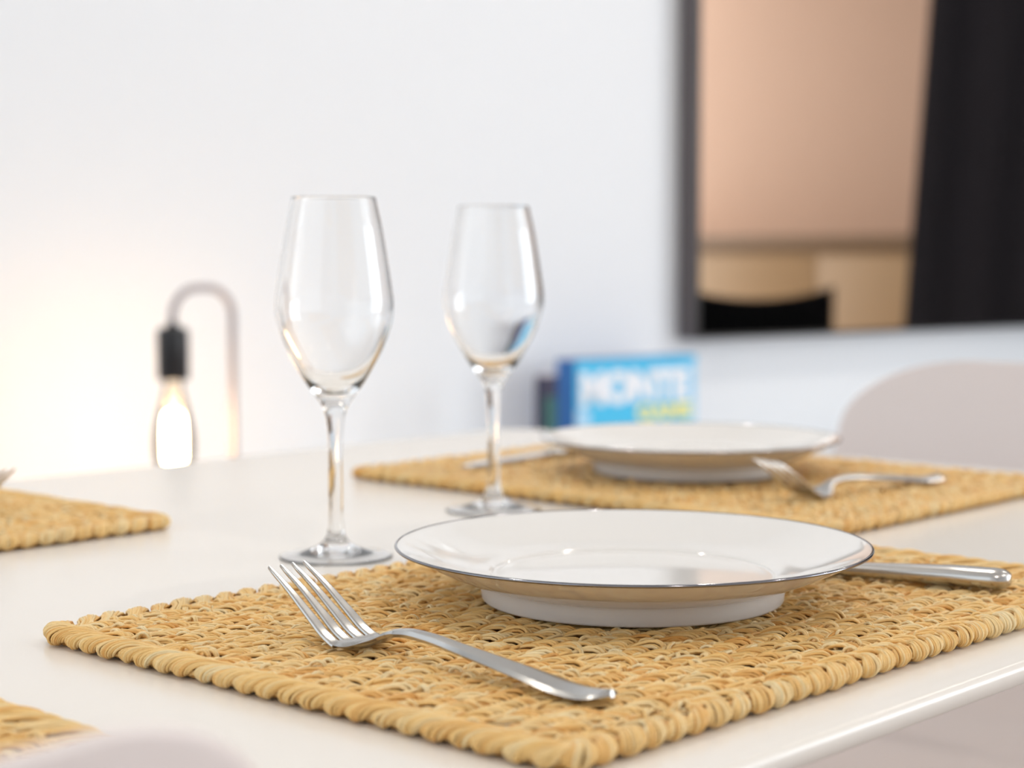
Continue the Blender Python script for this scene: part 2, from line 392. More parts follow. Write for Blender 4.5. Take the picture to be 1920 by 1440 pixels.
def rnd(n, s): return RNG.normal(0, s, n)
TOPZ = 0.0067
def build_field(parent):
    groups = []
    inset = 0.010; rows = 24; pitch = (MD-2*inset)/rows
    st = 0.0088
    L = MW-2*inset
    nst = int(L/st)
    for r in range(rows):
        v0 = inset+(r+0.5)*pitch
        phase = RNG.random()*st
        # hooked strands that climb over the row and plunge down on its near side, five to a stitch
        per = 6
        n = nst*per
        si = np.repeat(np.arange(nst), per); pi_ = np.tile(np.arange(per), nst); o = (pi_-(per-1)/2)/((per-1)/2)
        sj = np.repeat(rnd(nst, 0.0008), per); sh = np.repeat(1+rnd(nst, 0.10), per); sl = np.repeat(0.0128+rnd(nst, 0.0016), per); sv = np.repeat(rnd(nst, 0.0006), per)
        uu = inset+phase*0.4+(si+0.5)*st+o*st*0.37+sj+rnd(n, 0.0004)
        hh = (TOPZ+0.0006)*sh*(1.0-0.20*o**2+rnd(n, 0.04))-0.0016
        lean = sl*(1+0.10*rnd(n, 1))
        fv = np.array([-0.66, -0.44, -0.12, 0.20, 0.40, 0.46, 0.42])[None]*pitch*(1+0.06*rnd(n, 1))[:, None]
        fu = np.array([-0.80, -0.52, -0.16, 0.12, 0.24, 0.27, 0.25])[None]*lean[:, None]
        fz = np.array([0.26, 0.58, 0.92, 1.00, 0.76, 0.34, 0.02])[None]*hh[:, None]+0.0016
        c = np.stack([uu[:, None]+fu, (v0+sv+rnd(n, 0.0002))[:, None]+fv, fz+rnd(n, 0.0002)[:, None]], -1)
        c[:, :, 0] = np.clip(c[:, :, 0], 0.004, MW-0.004)
        tone = np.clip(0.45+0.20*rnd(n, 1)+0.10*np.repeat(rnd(nst, 1), per), 0, 1)
        ref = np.tile(np.array([[1.0, 0.0, 0.0]]), (n, 1))
        groups.append((polyline_smooth(c, 11), 0.00062+0.00034*RNG.random(n), tone, ref))
        # slanting strands behind each row, lower, twisted in pairs
        n = nst*2
        uu = inset+RNG.random(n)*L; vv = v0-pitch*0.40+rnd(n, 0.0007)
        ln = 0.012+0.006*RNG.random(n); up = RNG.random(n)*0.0012; ang = 0.16+rnd(n, 0.12)
        for q in range(2):
            x = np.array([-0.5, -0.32, 0.0, 0.32, 0.5])[None]*ln[:, None]
            z = np.array([0.0024, 0.0050, 0.0060, 0.0050, 0.0022])[None]+up[:, None]
            wv = np.array([-1, 0.6, 0.9, -0.6, -1])[None]*0.0007*(1 if q else -1)
            c = np.stack([uu[:, None]+x, vv[:, None]+x*ang[:, None]+wv, z+0.5*wv[:, ::-1]], -1)
            c[:, :, 0] = np.clip(c[:, :, 0], 0.004, MW-0.004); c[:, :, 1] = np.clip(c[:, :, 1], 0.004, MD-0.004)
            groups.append((polyline_smooth(c, 8), 0.0006+0.0004*RNG.random(n), np.clip(0.48+0.25*rnd(n, 1), 0, 1), np.tile(np.array([[0.0, 0.0, 1.0]]), (n, 1))))
        # little pale knots standing up between the stitches
        n = nst//2
        uu = inset+RNG.random(n)*L; vv = v0-pitch*0.22+rnd(n, 0.0010)
        a = rnd(n, 0.5)+0.9; sc_ = 0.8+0.5*RNG.random(n)
        x = np.array([-0.0032, -0.0022, 0.0, 0.0022, 0.0032])[None]*sc_[:, None]
        z = np.array([0.0044, 0.0073, 0.0083, 0.0073, 0.0044])[None]+rnd(n, 0.0004)[:, None]
        for q in range(2):
            c = np.stack([uu[:, None]+x*np.cos(a)[:, None]+q*0.0011, vv[:, None]+x*np.sin(a)[:, None], z], -1)
            groups.append((polyline_smooth(c, 8), 0.0006+0.0003*RNG.random(n), np.clip(0.72+0.2*rnd(n, 1), 0, 1), np.tile(np.array([[0, 0, 1.0]]), (n, 1))))
    return strands_to_mesh('woven_field', groups, M['straw'], parent)

def perimeter(rc):
    """points along a rounded rectangle (outer line), with inward normals, as a function of arc length"""
    segs = []
    segs.append(('l', (rc, 0), (MW-rc, 0), (0, 1)))
    segs.append(('c', (MW-rc, rc), -pi/2))
    segs.append(('l', (MW, rc), (MW, MD-rc), (-1, 0)))
    segs.append(('c', (MW-rc, MD-rc), 0))
    segs.append(('l', (MW-rc, MD), (rc, MD), (0, -1)))
    segs.append(('c', (rc, MD-rc), pi/2))
    segs.append(('l', (0, MD-rc), (0, rc), (1, 0)))
    segs.append(('c', (rc, rc), pi))
    lens = [math.dist(s[1], s[2]) if s[0] == 'l' else rc*pi/2 for s in segs]
    tot = sum(lens)
    def at(t):
        t = t % tot
        for s, l in zip(segs, lens):
            if t <= l:
                f = t/l
                if s[0] == 'l':
                    p = np.array(s[1])*(1-f)+np.array(s[2])*f; return p, np.array(s[3], float)
                a = s[2]+f*pi/2; d = np.array([cos(a), sin(a)])
                return np.array(s[1])+rc*d, -d
            t -= l
        return at(0)
    return at, tot
def build_border(parent):
    at, tot = perimeter(0.016)
    nb = round(tot/0.0137); bp = tot/nb; per = 13
    ctrl, rad, tone, refs = [], [], [], []
    D = math.radians
    PHI = [None, None, D(128), D(92), D(56), D(22), D(-12), D(-46), D(-80)]     # round the edge, from the top inwards to the underside
    along = [-1.0, -0.74, -0.46, -0.24, -0.06, 0.06, 0.12, 0.16, 0.18]
    for b in range(nb):
        bt = 0.50+RNG.normal(0, 0.10); grow = 1+RNG.normal(0, 0.07); t0 = b*bp+RNG.normal(0, 0.0006)
        p, nn = at(t0); side = abs(nn[0]) > 0.5                  # the short sides are laced with a stronger slant
        lean0 = (0.024 if side else 0.0125)+RNG.normal(0, 0.0016)
        skew = RNG.normal(0, 0.12)
        for i in range(per):
            o = (i-(per-1)/2)/((per-1)/2)
            rho = (0.50+0.50*math.cos(o*1.30))*(1+RNG.normal(0, 0.03)); j0 = math.sin(o*1.30)*0.0064*grow+RNG.normal(0, 0.0004)
            lean = lean0+RNG.normal(0, 0.0008)
            pts = []
            for q in range(9):
                if PHI[q] is None:
                    n_, z, sp = (0.0185, 0.0046, 0.42) if q == 0 else (0.0138, 0.0070, 0.55)
                    n_ += 0.0012*o
                else:
                    f = PHI[q]+skew*o
                    n_ = 0.0062-0.0066*rho*math.cos(f)*grow; z = 0.0049+0.0043*rho*math.sin(f)*(grow if f > 0 else 1)
                    sp = math.cos((PHI[q]-D(14))*(0.52 if PHI[q] > 0 else 0.80))
                tq = t0+j0*sp+lean*along[q]
                p, nn = at(tq)
                pts.append((p[0]+nn[0]*n_, p[1]+nn[1]*n_, max(z, 0.0008)))
            ctrl.append(pts); rad.append(0.00056+0.00034*RNG.random()); tone.append(bt+RNG.normal(0, 0.17))
            p, nn = at(t0); refs.append((-nn[1], nn[0], 0.0))
        # strands crossing low in the gap to the next stitch
        for q_ in range(3):
            pts = []
            ph = RNG.normal(0, 0.001)
            for q in range(9):
                f = q/8; p, nn = at(t0+bp*(0.10+0.80*f)+ph+(0.003 if side else 0)); n_ = 0.0050-0.0014*math.sin(pi*f)
                pts.append((p[0]+nn[0]*n_, p[1]+nn[1]*n_, (0.0064-0.0042*f, 0.0022+0.0042*f, 0.0034)[q_]))
            ctrl.append(pts); rad.append(0.0008+0.0003*RNG.random()); tone.append(0.42+RNG.normal(0, 0.12)); refs.append((0.3, 0.2, 1.0))
    grp = [(polyline_smooth(np.array(ctrl), 16), np.array(rad), np.clip(np.array(tone), 0, 1), np.array(refs, float))]
    for (n_, z, rr) in ((0.0068, 0.0026, 0.0021), (0.0080, 0.0050, 0.0020)):
        k = 360; pts = []
        for i in range(k+1):
            p, nn = at(tot*i/k); pts.append((p[0]+nn[0]*n_, p[1]+nn[1]*n_, z+0.0004*sin(i*1.7)))
        grp.append((np.array(pts)[None], np.array([rr]), np.array([0.12]), np.array([[0, 0, 1.0]])))
    return strands_to_mesh('edge_binding', grp, M['straw'], parent)

mat1 = empty('placemat', 'woven straw placemat in front, under the sharp plate, fork and knife', 'placemat', ab(0, 0), RA, 'woven straw placemats')
field = build_field(mat1); border = build_border(mat1)
bm = bmesh.new(); add_box(bm, 0.008, MW-0.008, 0.008, MD-0.008, 0.0012, 0.0050, 0.001)
gap_slab = bm_obj('gap_shade_slab', bm, M['straw_gap_shade'], mat1)  # slab under the strands, coloured dark as shade in the gaps
# mesh space: x along the long side from 0..MW, y from 0..MD with y=MD the diner's side; recentre, and turn y to face the diner
for o in (field, border, gap_slab):
    me = o.data; me.transform(Matrix.Translation((-MW/2, -MD/2, 0)))
    me.transform(Matrix.Rotation(pi, 4, 'Z') @ Matrix.Scale(-1, 4, (1, 0, 0))); me.flip_normals()
# after this: local -y is the diner's side, local x runs along the mat
mat1.location = ab(-0.2422+MW/2, 0); 
def place_mat(label, a, b, rz, sy=1.0):
    m = copy_tree(mat1); m['label'] = label; m.location = ab(a, b); m.rotation_euler = (0, 0, rz); m.scale = (1, sy, 1); return m
mat2 = place_mat('woven straw placemat at the table end, under the farther blurred plate', 0.2799+MD/2, -0.5219+MW/2, RA+pi/2)
mat3 = place_mat('woven straw placemat at the left edge of the photo, near the lamp', 0.0208-MW/2, -0.4012-MD*0.925/2, RA+pi, 0.925)
mat4 = place_mat('blurred woven straw placemat in the lower left corner, partly behind a chair back', -0.329-MW/2, -0.09, RA)

# ------------------------------------------------------------------ plates
def make_plate():
    p = empty('dinner_plate', '', 'plate', (0, 0, 0), 0, 'white dinner plates')
    hr, hf = 0.0278, 0.0092
    under = [(0.0765, hf), (0.0790, 0.0098), (0.0870, 0.0125), (0.0970, 0.0166), (0.1070, 0.0214), (0.1150, 0.0254), (0.1188, 0.0271)]
    inner = [(0.1188, 0.0281), (0.1150, 0.0270), (0.1060, 0.0236), (0.0950, 0.0196), (0.0850, 0.0164), (0.0760, 0.0144), (0.0722, 0.0134), (0.0708, 0.0124), (0.0690, 0.0121), (0.0640, 0.0120), (0.0540, 0.0118), (0.03, 0.0117), (0.0, 0.0117)]
    below = [(0.0, 0.0066), (0.04, 0.0066), (0.0700, 0.0070), (0.0722, 0.0088)]
    prof = below + smooth_profile(under, 5) + smooth_profile(inner, 5)
    lathe('plate_body', prof, M['porcelain'], p, 160)
    a = []
    for i in range(13):
        t = -pi*0.58+pi*1.16*i/12; a.append((0.1188+0.0011*cos(t), 0.0276+0.0008*sin(t)))
    lathe('rim_band', a, M['rimband'], p, 160, closed=True)
    foot = [(0.0712, 0.0070), (0.0722, 0.0008), (0.0728, 0.0001), (0.0738, 0.0), (0.0752, 0.0003), (0.0760, 0.0014), (0.0764, 0.0050), (0.0768, hf+0.0002)]
    lathe('foot_ring', foot, M['unglazed'], p, 160)
    return p
plate = make_plate(); plate.location = ab(0, 0, ZM+0.0006)
plate['label'] = 'white dinner plate with thin dark rim in sharp focus on the front placemat'
pl2 = copy_tree(plate); pl2.location = ab(0.4519, -0.3023, ZM+0.0006)
pl2['label'] = 'blurred white dinner plate on the placemat at the table end, before the board game'

# ------------------------------------------------------------------ cutlery
def make_fork():
    """length along +x from the handle end (0) to the tips (0.2); y across; rests on z=0"""
    f = empty('fork', '', 'fork', (0, 0, 0), 0, 'stainless steel forks')
    # centre line height by x (top view from the side)
    ks = [(0.000, 0.0035), (0.010, 0.0018), (0.022, 0.0016), (0.045, 0.0040), (0.080, 0.0078), (0.105, 0.0102), (0.118, 0.0103), (0.128, 0.0084), (0.136, 0.0045), (0.1425, 0.0020), (0.149, 0.0015), (0.157, 0.0042), (0.170, 0.0124), (0.185, 0.0222), (0.200, 0.0304)]
    xs = np.array([k[0] for k in ks]); zs = np.array([k[1] for k in ks])
    def zc(x):
        i = int(np.clip(np.searchsorted(xs, x)-1, 0, len(xs)-2)); 
        m = np.gradient(zs, xs); h = xs[i+1]-xs[i]; t = (x-xs[i])/h
        return (2*t**3-3*t*t+1)*zs[i]+(t**3-2*t*t+t)*h*m[i]+(-2*t**3+3*t*t)*zs[i+1]+(t**3-t*t)*h*m[i+1]
    def slope(x): return (zc(min(x+0.0005, 0.2))-zc(max(x-0.0005, 0)))/(min(x+0.0005, 0.2)-max(x-0.0005, 0))
    def strip(name, x0, x1, n, width, thick, ycen=lambda x: 0.0, crown=0.0, dish=0.0, m=9):
        vs, fs = [], []
        X = np.linspace(x0, x1, n)
        for x in X:
            w, t = width(x), thick(x); z = zc(x); s = slope(x); nl = math.hypot(1, s); nx, nz = -s/nl, 1/nl
            ring = []
            for j in range(m):
                q = -1+2*j/(m-1); h = t/2+(crown(x) if callable(crown) else crown)*(1-abs(q))*t + dish*q*q*w
                e = math.sqrt(max(0.0, 1-abs(q)**6)) 
                ring.append((x+nx*h*e, ycen(x)+q*w/2, z+nz*(h*e+dish*q*q*w*(1-e))))
            for j in range(m-2, 0, -1):
                q = -1+2*j/(m-1); h = -t/2 + dish*q*q*w
                ring.append((x+nx*h, ycen(x)+q*w/2*0.97, z+nz*h))
            vs += ring
        k = 2*m-2
        for i in range(n-1):
            for j in range(k): fs.append((i*k+j, i*k+(j+1) % k, (i+1)*k+(j+1) % k, (i+1)*k+j))
        fs.append(tuple(range(k))); L = (n-1)*k; fs.append(tuple(range(L+k-1, L-1, -1)))
        return mesh_obj(name, vs, fs, M['steel'], f)
    def lerp(tab):
        a = np.array([t[0] for t in tab]); b = np.array([t[1] for t in tab]); return lambda x: float(np.interp(x, a, b))
    def ease_end(x): return math.sqrt(max(0.02, 1-((0.009-x)/0.009)**2)) if x < 0.009 else 1.0
    hw = lerp([(0, 0.0185), (0.012, 0.0190), (0.03, 0.0172), (0.06, 0.0125), (0.09, 0.0085), (0.11, 0.0068), (0.125, 0.0066)])
    ht = lerp([(0, 0.0018), (0.02, 0.0022), (0.08, 0.0028), (0.11, 0.0034), (0.125, 0.0030)])
    hd = strip('handle', 0.0, 0.125, 60, lambda x: hw(x)*ease_end(x), ht, crown=lambda x: float(np.interp(x, [0, 0.05, 0.10, 0.125], [0.9, 0.85, 0.4, 0.12])))
    hd.data.set_sharp_from_angle(angle=math.radians(14))
    hw2 = lerp([(0.124, 0.0066), (0.128, 0.0080), (0.133, 0.0130), (0.138, 0.0215), (0.143, 0.0268), (0.149, 0.0288), (0.1525, 0.0291)])
    strip('head', 0.1235, 0.1525, 26, hw2, lerp([(0.12, 0.0030), (0.135, 0.0022), (0.153, 0.0018)]), dish=0.03, crown=0.1, m=13)
    for i, y in enumerate((-0.01135, -0.00378, 0.00378, 0.01135)):
        outer = abs(y) > 0.005; sg = 1 if y > 0 else -1
        wd = lerp([(0.150, 0.0064 if outer else 0.0062), (0.165, 0.0055), (0.185, 0.0038), (0.195, 0.0025), (0.199, 0.0015), (0.2, 0.0008)])
        yc = (lambda x, y=y: y*(1.0-0.10*(x-0.15)/0.05))
        tn_ = strip('tine', 0.1505, 0.200, 26, wd, lerp([(0.15, 0.0019), (0.2, 0.0014)]), yc, m=17)
        tn_.data.set_sharp_from_angle(angle=math.radians(22))
    return f
def place_cutlery(o, end, tip_dir, z):
    o.location = (end.x, end.y, z); o.rotation_euler = (0, 0, math.atan2(tip_dir.y, tip_dir.x))
fork = make_fork()
fork['label'] = 'stainless steel fork with raised tines left of the sharp front plate'
def abdir(a, b): return (a*A+b*B).normalized()
place_cutlery(fork, ab(-0.1755, 0.1305), abdir(0.035, -1.0), ZM+0.0006)
fork2 = copy_tree(fork); fork2['label'] = 'blurred steel fork lying before the farther plate at the table end'
place_cutlery(fork2, ab(0.5330, -0.1240), abdir(-0.985, -0.13), ZM+0.0006)
fork3 = copy_tree(fork); fork3['label'] = 'dark steel fork whose tips show at the left edge of the photo'
place_cutlery(fork3, ab(-0.056, -0.690), abdir(0.0, 1.0), ZM+0.0006)

def make_knife():
    """from the handle end (x=0) to the blade tip (x=0.215), lying flat on z=0"""
    k = empty('knife', '', 'knife', (0, 0, 0), 0, 'stainless steel table knives')
    def body(name, X, wf, tf, yf, zf, material, pw=2.3, m=20):
        vs, fs = [], []
        for x in X:
            w, t = wf(x), tf(x)
            for j in range(m):
                a = 2*pi*j/m; c, s = cos(a), sin(a)
                vs.append((x, yf(x)+w/2*math.copysign(abs(c)**(2/pw), c), zf(x)+t/2*math.copysign(abs(s)**(2/pw), s)))
        for i in range(len(X)-1):
            for j in range(m): fs.append((i*m+j, i*m+(j+1) % m, (i+1)*m+(j+1) % m, (i+1)*m+j))
        fs.append(tuple(range(m))); L = (len(X)-1)*m; fs.append(tuple(range(L+m-1, L-1, -1)))
        return mesh_obj(name, vs, fs, material, k)
    ip = lambda tab: (lambda x: float(np.interp(x, [t[0] for t in tab], [t[1] for t in tab])))
    end = lambda x: math.sqrt(max(0.004, 1-((0.009-min(x, 0.009))/0.009)**2))
    hw = ip([(0, 0.0190), (0.02, 0.0195), (0.05, 0.0172), (0.09, 0.0130), (0.105, 0.0115)])
    ht = ip([(0, 0.0108), (0.03, 0.0106), (0.09, 0.0076), (0.105, 0.0060)])
    X = np.concatenate([0.009*(1-np.cos(np.linspace(0, pi/2, 12))), np.linspace(0.011, 0.105, 40)])
    body('handle', X, lambda x: hw(x)*end(x), lambda x: ht(x)*(0.35+0.65*end(x)), lambda x: 0, lambda x: max(ht(x)/2, 0.0040), M['steel'])
    bw = ip([(0.104, 0.0105), (0.108, 0.0120), (0.115, 0.0165), (0.14, 0.0180), (0.18, 0.0180), (0.2, 0.0150), (0.21, 0.0090), (0.2145, 0.0035), (0.215, 0.0015)])
    by = ip([(0.104, 0.0), (0.115, -0.0014), (0.18, -0.0014), (0.215, 0.0045)])
    body('blade', np.linspace(0.1045, 0.215, 48), bw, ip([(0.104, 0.0042), (0.112, 0.0026), (0.2, 0.0014), (0.215, 0.0010)]), by, ip([(0.104, 0.0042), (0.13, 0.0030), (0.215, 0.0014)]), M['steel_blade'], 2.0)
    return k
knife = make_knife()
knife['label'] = 'steel table knife with its handle out from under the sharp front plate'
place_cutlery(knife, ab(0.1480, 0.1320), abdir(-0.25, -0.965), ZM+0.0006)
knife2 = copy_tree(knife); knife2['label'] = 'blurred steel knife lying left of the farther plate, behind the glass stem'
place_cutlery(knife2, ab(0.5555, -0.4520), abdir(-1, 0.0), ZM+0.0006)

# ------------------------------------------------------------------ wine glasses
def make_glass():
    g = empty('wine_glass', '', 'wine glass', (0, 0, 0), 0, 'tall clear wine glasses')
    k = 0.0354/111.0                 # metres per pixel of the measured outline
    base_y, S = 1045.0, 0.2152/(1045-372)
    zz = lambda y: (base_y-y)*S
    outer = [(13.4, 905), (13.2, 870), (13.8, 830), (15.5, 800), (19, 776), (27, 757), (40, 738), (56, 715), (74, 684), (91, 652), (104, 617), (110.5, 588), (110.5, 562), (106.5, 530), (99, 480), (90.5, 430), (83, 395), (78.3, 373.2)]
    outer = [(r*k, zz(y)) for r, y in outer]
    inner = [(75.2, 373.2), (79.8, 395), (87.3, 430), (95.8, 480), (103, 530), (106.8, 562), (106.6, 588), (100, 617), (86.5, 650), (69, 681), (50, 709), (30, 728), (12, 735.5), (0, 736.5)]
    inner = [(r*k, zz(y)) for r, y in inner]
    lip = [(77.6*k, zz(371.7)), (76.5*k, zz(371.3)), (75.6*k, zz(371.9))]
    so = smooth_profile(outer, 5); cut = next(i for i, p in enumerate(so) if p[1] > zz(727))
    si_ = smooth_profile(inner, 5); ci = next(i for i, p in enumerate(si_) if p[1] < zz(727))
    bowl = so[cut:]+lip+si_[:ci+1]; well = si_[ci:]
    stem_up = so[:cut+1]
    low = [(13.4, 905), (13.4, 950), (13.9, 975), (15.5, 993)]
    low = [(r*k, zz(y)) for r, y in low]
    fl = [(15.5, 993), (19, 1006), (27, 1017), (42, 1026.5), (64, 1034), (88, 1039), (102, 1041.2), (106.0, 1042.4), (107.0, 1043.8), (106.0, 1045.0), (103.5, 1044.9), (88, 1042.6), (66, 1038.8), (48, 1036.6), (24, 1036.0), (0, 1036.0)]
    fl = [(r*k, zz(y)) for r, y in fl]
    lo = smooth_profile(low, 4)
    lathe('bowl', bowl, M['glass'], g, 128)
    stem = lo[::-1] + stem_up[1:]
    lathe('stem', stem, M['glass'], g, 128, extra=well)
    lathe('foot', smooth_profile(fl, 5)[::-1], M['foot_glass'], g, 128)
    return g
glass = make_glass(); glass.location = ab(0.0162, -0.2403, ZT+0.0003)
glass['label'] = 'left and nearer empty wine glass, standing behind the fork tines'
gl2 = copy_tree(glass); gl2.location = ab(0.2261, -0.3062, ZT+0.0003)
gl2['label'] = 'right and farther empty wine glass, before the far placemat'

# ------------------------------------------------------------------ shell chairs
def make_chair(name, label, shellmat, legmat, group, ca=0.13, cb=0.072):
    """local +y is the front of the seat, origin on the floor under the seat"""
    c = empty(name, label, 'chair', (0, 0, 0), 0, group)
    prof = [(0.215, 0.418), (0.20, 0.436), (0.16, 0.446), (0.08, 0.444), (0.0, 0.437), (-0.08, 0.436), (-0.14, 0.448), (-0.18, 0.482), (-0.203, 0.54), (-0.22, 0.62), (-0.236, 0.70), (-0.248, 0.77), (-0.256, 0.825)]
    arc = [0.0]
    for a_, b_ in zip(prof, prof[1:]): arc.append(arc[-1]+math.dist(a_, b_))
    L = arc[-1]
    def pt(s): return (float(np.interp(s, arc, [p[0] for p in prof])), float(np.interp(s, arc, [p[1] for p in prof])))
    def width(s):
        w = float(np.interp(s, [0, 0.1, 0.3, 0.42, 0.55, 0.66, L], [0.215, 0.225, 0.228, 0.222, 0.205, 0.195, 0.184]))
        if s > L-cb: w -= ca*(1-math.sqrt(max(0, 1-((s-(L-cb))/cb)**2)))
        r = 0.07
        if s < r: w -= r-math.sqrt(max(0, r*r-(r-s)**2))
        return w
    S = np.concatenate([0.07*(1-np.cos(np.linspace(0, pi/2, 9)))[:-1], np.linspace(0.07, L-cb, 44), L-cb+cb*np.sin(np.linspace(0, pi/2, 14))[1:]])
    m = 33; vs, fs = [], []
    # smooth the profile samples
    P = np.array([pt(s) for s in S])
    for _ in range(3): P[1:-1] = 0.25*P[:-2]+0.5*P[1:-1]+0.25*P[2:]
    for s, (y, z) in zip(S, P):
        w = max(width(s), 0.0004); back = float(np.clip((s-0.30)/0.2, 0, 1))
        for j in range(m):
            q = -1+2*j/(m-1); x = q*w
            lift = 0.030*abs(x/0.22)**2.6
            vs.append((x, y+back*lift*0.85, z+(1-back)*lift*0.7))
    for i in range(len(S)-1):
        for j in range(m-1): fs.append((i*m+j, i*m+j+1, (i+1)*m+j+1, (i+1)*m+j))
    sh = mesh_obj('shell', vs, fs, shellmat, c)
    so = sh.modifiers.new('thick', 'SOLIDIFY'); so.thickness = 0.006; so.offset = 0
    sb = sh.modifiers.new('sub', 'SUBSURF'); sb.levels = 1; sb.render_levels = 2
    for sx, sy in ((-1, 1), (1, 1), (-1, -1), (1, -1)):
        tube('leg', [(sx*0.13, sy*0.11-0.01, 0.425), (sx*0.215, sy*0.205-0.02, 0.0)], [0.0145, 0.0095], legmat, c)
    bm = bmesh.new(); add_box(bm, -0.15, 0.15, -0.13, 0.11, 0.415, 0.424, 0.002); bm_obj('seat_frame', bm, M['black_plastic'], c)
    return c
chair = make_chair('shell_chair', 'white shell chair facing the table end, behind the farther plate', M['shell'], M['wood'], 'white shell chairs')
# backrest at about A=.95, front of the seat towards -A
chair.location = ab(0.945-0.25, -0.268, 0); chair.rotation_euler = (0, 0, RA+pi/2)
ch2 = make_chair('shell_chair', 'white shell chair whose blurred back top rises at the lower left corner', M['shell'], M['wood'], 'white shell chairs', 0.060, 0.050)
ch2.scale = (1, 1, 1.0020); ch2.location = ab(-0.603, 0.234-0.25, 0); ch2.rotation_euler = (0, 0, RA)

# ------------------------------------------------------------------ things along the back wall
Hc = Vector((0, 0, H))
def ray(px, py):
    a = (px-960)/F; b = -(py-720)/F
    return Vector((a, cos(PITCH)+b*sin(PITCH), -sin(PITCH)+b*cos(PITCH)))
def on_wall_plane(px, py, n):        # point where the view through a pixel meets the plane n metres off the back wall
    r = ray(px, py); t = ((WP+n*N)-Hc).dot(N)/r.dot(N); return Hc+t*r
def s_of(p): return (Vector((p.x, p.y, 0))-WP).dot(W)
def n_of(p): return (Vector((p.x, p.y, 0))-WP).dot(N)

# low sideboard carrying the lamp, book and game
LB = 0.50
side = empty('sideboard', 'low white sideboard along the back wall, hidden behind the table', 'sideboard', WP, RW)
s0, s1 = -0.55, 3.2
box('carcass', (s0, s1, -0.42, -0.015, 0.10, LB), M['cabinet_white'], side, 0.003)
nd = 5
for i in range(nd):
    a0 = s0+(s1-s0)*i/nd+0.003; a1 = s0+(s1-s0)*(i+1)/nd-0.003
    dr = box('door', (a0, a1, -0.438, -0.4205, 0.105, LB-0.02), M['cabinet_white'], side, 0.002)
    tube('knob', [((a0+a1)/2, -0.438, 0.44), ((a0+a1)/2, -0.456, 0.44)], [0.006, 0.011], M['lamp_metal'], dr)
for x in (s0+0.1, (s0+s1)/2, s1-0.1):
    for y in (-0.37, -0.07): tube('leg', [(x, y, 0.0995), (x, y, 0)], 0.016, M['lamp_metal'], side)

# television
tvL = on_wall_plane(1270, 300, 0.0); sT = s_of(tvL)
zB = 0.751; TVW, TVH = 1.46, 0.84
tv = empty('television', 'flat television on the white back wall, its dark glossy screen mirroring the room', 'television', wn(sT, 0, zB), RW)
box('casing', (0, TVW, -0.058, -0.004, 0, TVH), M['tv_case'], tv, 0.003)
bm = bmesh.new(); bz = 0.008
add_box(bm, 0, TVW, -0.062, -0.0582, 0, bz); add_box(bm, 0, TVW, -0.062, -0.0582, TVH-bz, TVH)
add_box(bm, 0, bz, -0.062, -0.0582, bz, TVH-bz); add_box(bm, TVW-bz, TVW, -0.062, -0.0582, bz, TVH-bz)
bm_obj('bezel', bm, M['tv_bezel'], tv)
box('screen', (bz, TVW-bz, -0.0605, -0.0582, bz, TVH-bz), M['tv_screen'], tv)
NSCR = 0.0605

# board game box and the small dark box beside it, standing on the sideboard
gn = 0.16
g0 = on_wall_plane(1078, 676, gn); g1 = on_wall_plane(1305, 672, gn)
gs0, gs1, gz = s_of(g0), s_of(g1), g0.z
gw, gh_ = gs1-gs0, gz-LB
game = empty('game_box', 'light blue board game box with big white letters, standing on the sideboard', 'board game', wn(gs0, gn, LB), RW)
box('box_body', (0, gw, 0.0, 0.055, 0, gh_), M['box_blue'], game, 0.0015)
box('front_cover', (0.001, gw-0.001, -0.0012, -0.0001, 0.001, gh_-0.001), M['box_cyan'], game)
def text_part(name, body, x, z, wid, hei, material, parent, y=-0.0022, off=0.0, ex=0.0004):
    cu = bpy.data.curves.new(name, 'FONT'); cu.body = body; cu.extrude = ex; cu.offset = off; cu.size = 1
    tmp = bpy.data.objects.new(name, cu); C.objects.link(tmp)
    dg = bpy.context.evaluated_depsgraph_get(); me = bpy.data.meshes.new_from_object(tmp.evaluated_get(dg))
    bpy.data.objects.remove(tmp)
    co = np.array([v.co[:] for v in me.vertices]); mn, mx = co.min(0), co.max(0)
    out = np.empty_like(co)
    out[:, 0] = x+(co[:, 0]-mn[0])/(mx[0]-mn[0])*wid; out[:, 2] = z+(co[:, 1]-mn[1])/(mx[1]-mn[1])*hei
    out[:, 1] = y-(co[:, 2]-mn[2])/(mx[2]-mn[2])*0.0006
    me.vertices.foreach_set('co', out.astype(np.float32).ravel()); me.update()
    me.materials.clear(); me.materials.append(material)
    o = bpy.data.objects.new(name, me); return link(o, parent)
ppm = gw/227.0; ppv = g0.y/F       # metres per photo pixel on the cover, across and up
text_part('title_lettering', 'MONTE', 8*ppm, gh_-88*ppv, 205*ppm, 66*ppv, M['ink_white'], game, off=0.07)
text_part('subtitle_lettering', 'GAME', 112*ppm, gh_-124*ppv, 106*ppm, 32*ppv, M['ink_yellow'], game, off=0.045)
box('side_stripe', (gw-10*ppm, gw-0.001, -0.0020, -0.00125, 0.001, gh_-16*ppv), M['ink_pale'], game)
bm = bmesh.new()
v = [bm.verts.new((x, y, z)) for y in (-0.0013, -0.0021) for x, z in ((0.002, gh_-150*ppv), (26*ppm, gh_-150*ppv), (26*ppm, gh_-100*ppv), (14*ppm, gh_-88*ppv), (0.002, gh_-96*ppv))]
bm.faces.new(v[:5][::-1]); bm.faces.new(v[5:])
for k in range(5): bm.faces.new((v[k], v[(k+1) % 5], v[5+(k+1) % 5], v[5+k]))
bm_obj('cover_picture', bm, M['ink_pale'], game, smooth=False)
bn = 0.24
b0 = on_wall_plane(1019, 703, bn); b1 = on_wall_plane(1046, 703, bn)
bs0, bs1, bz_ = s_of(b0), s_of(b1), b0.z
bw, bh = bs1-bs0, bz_-LB
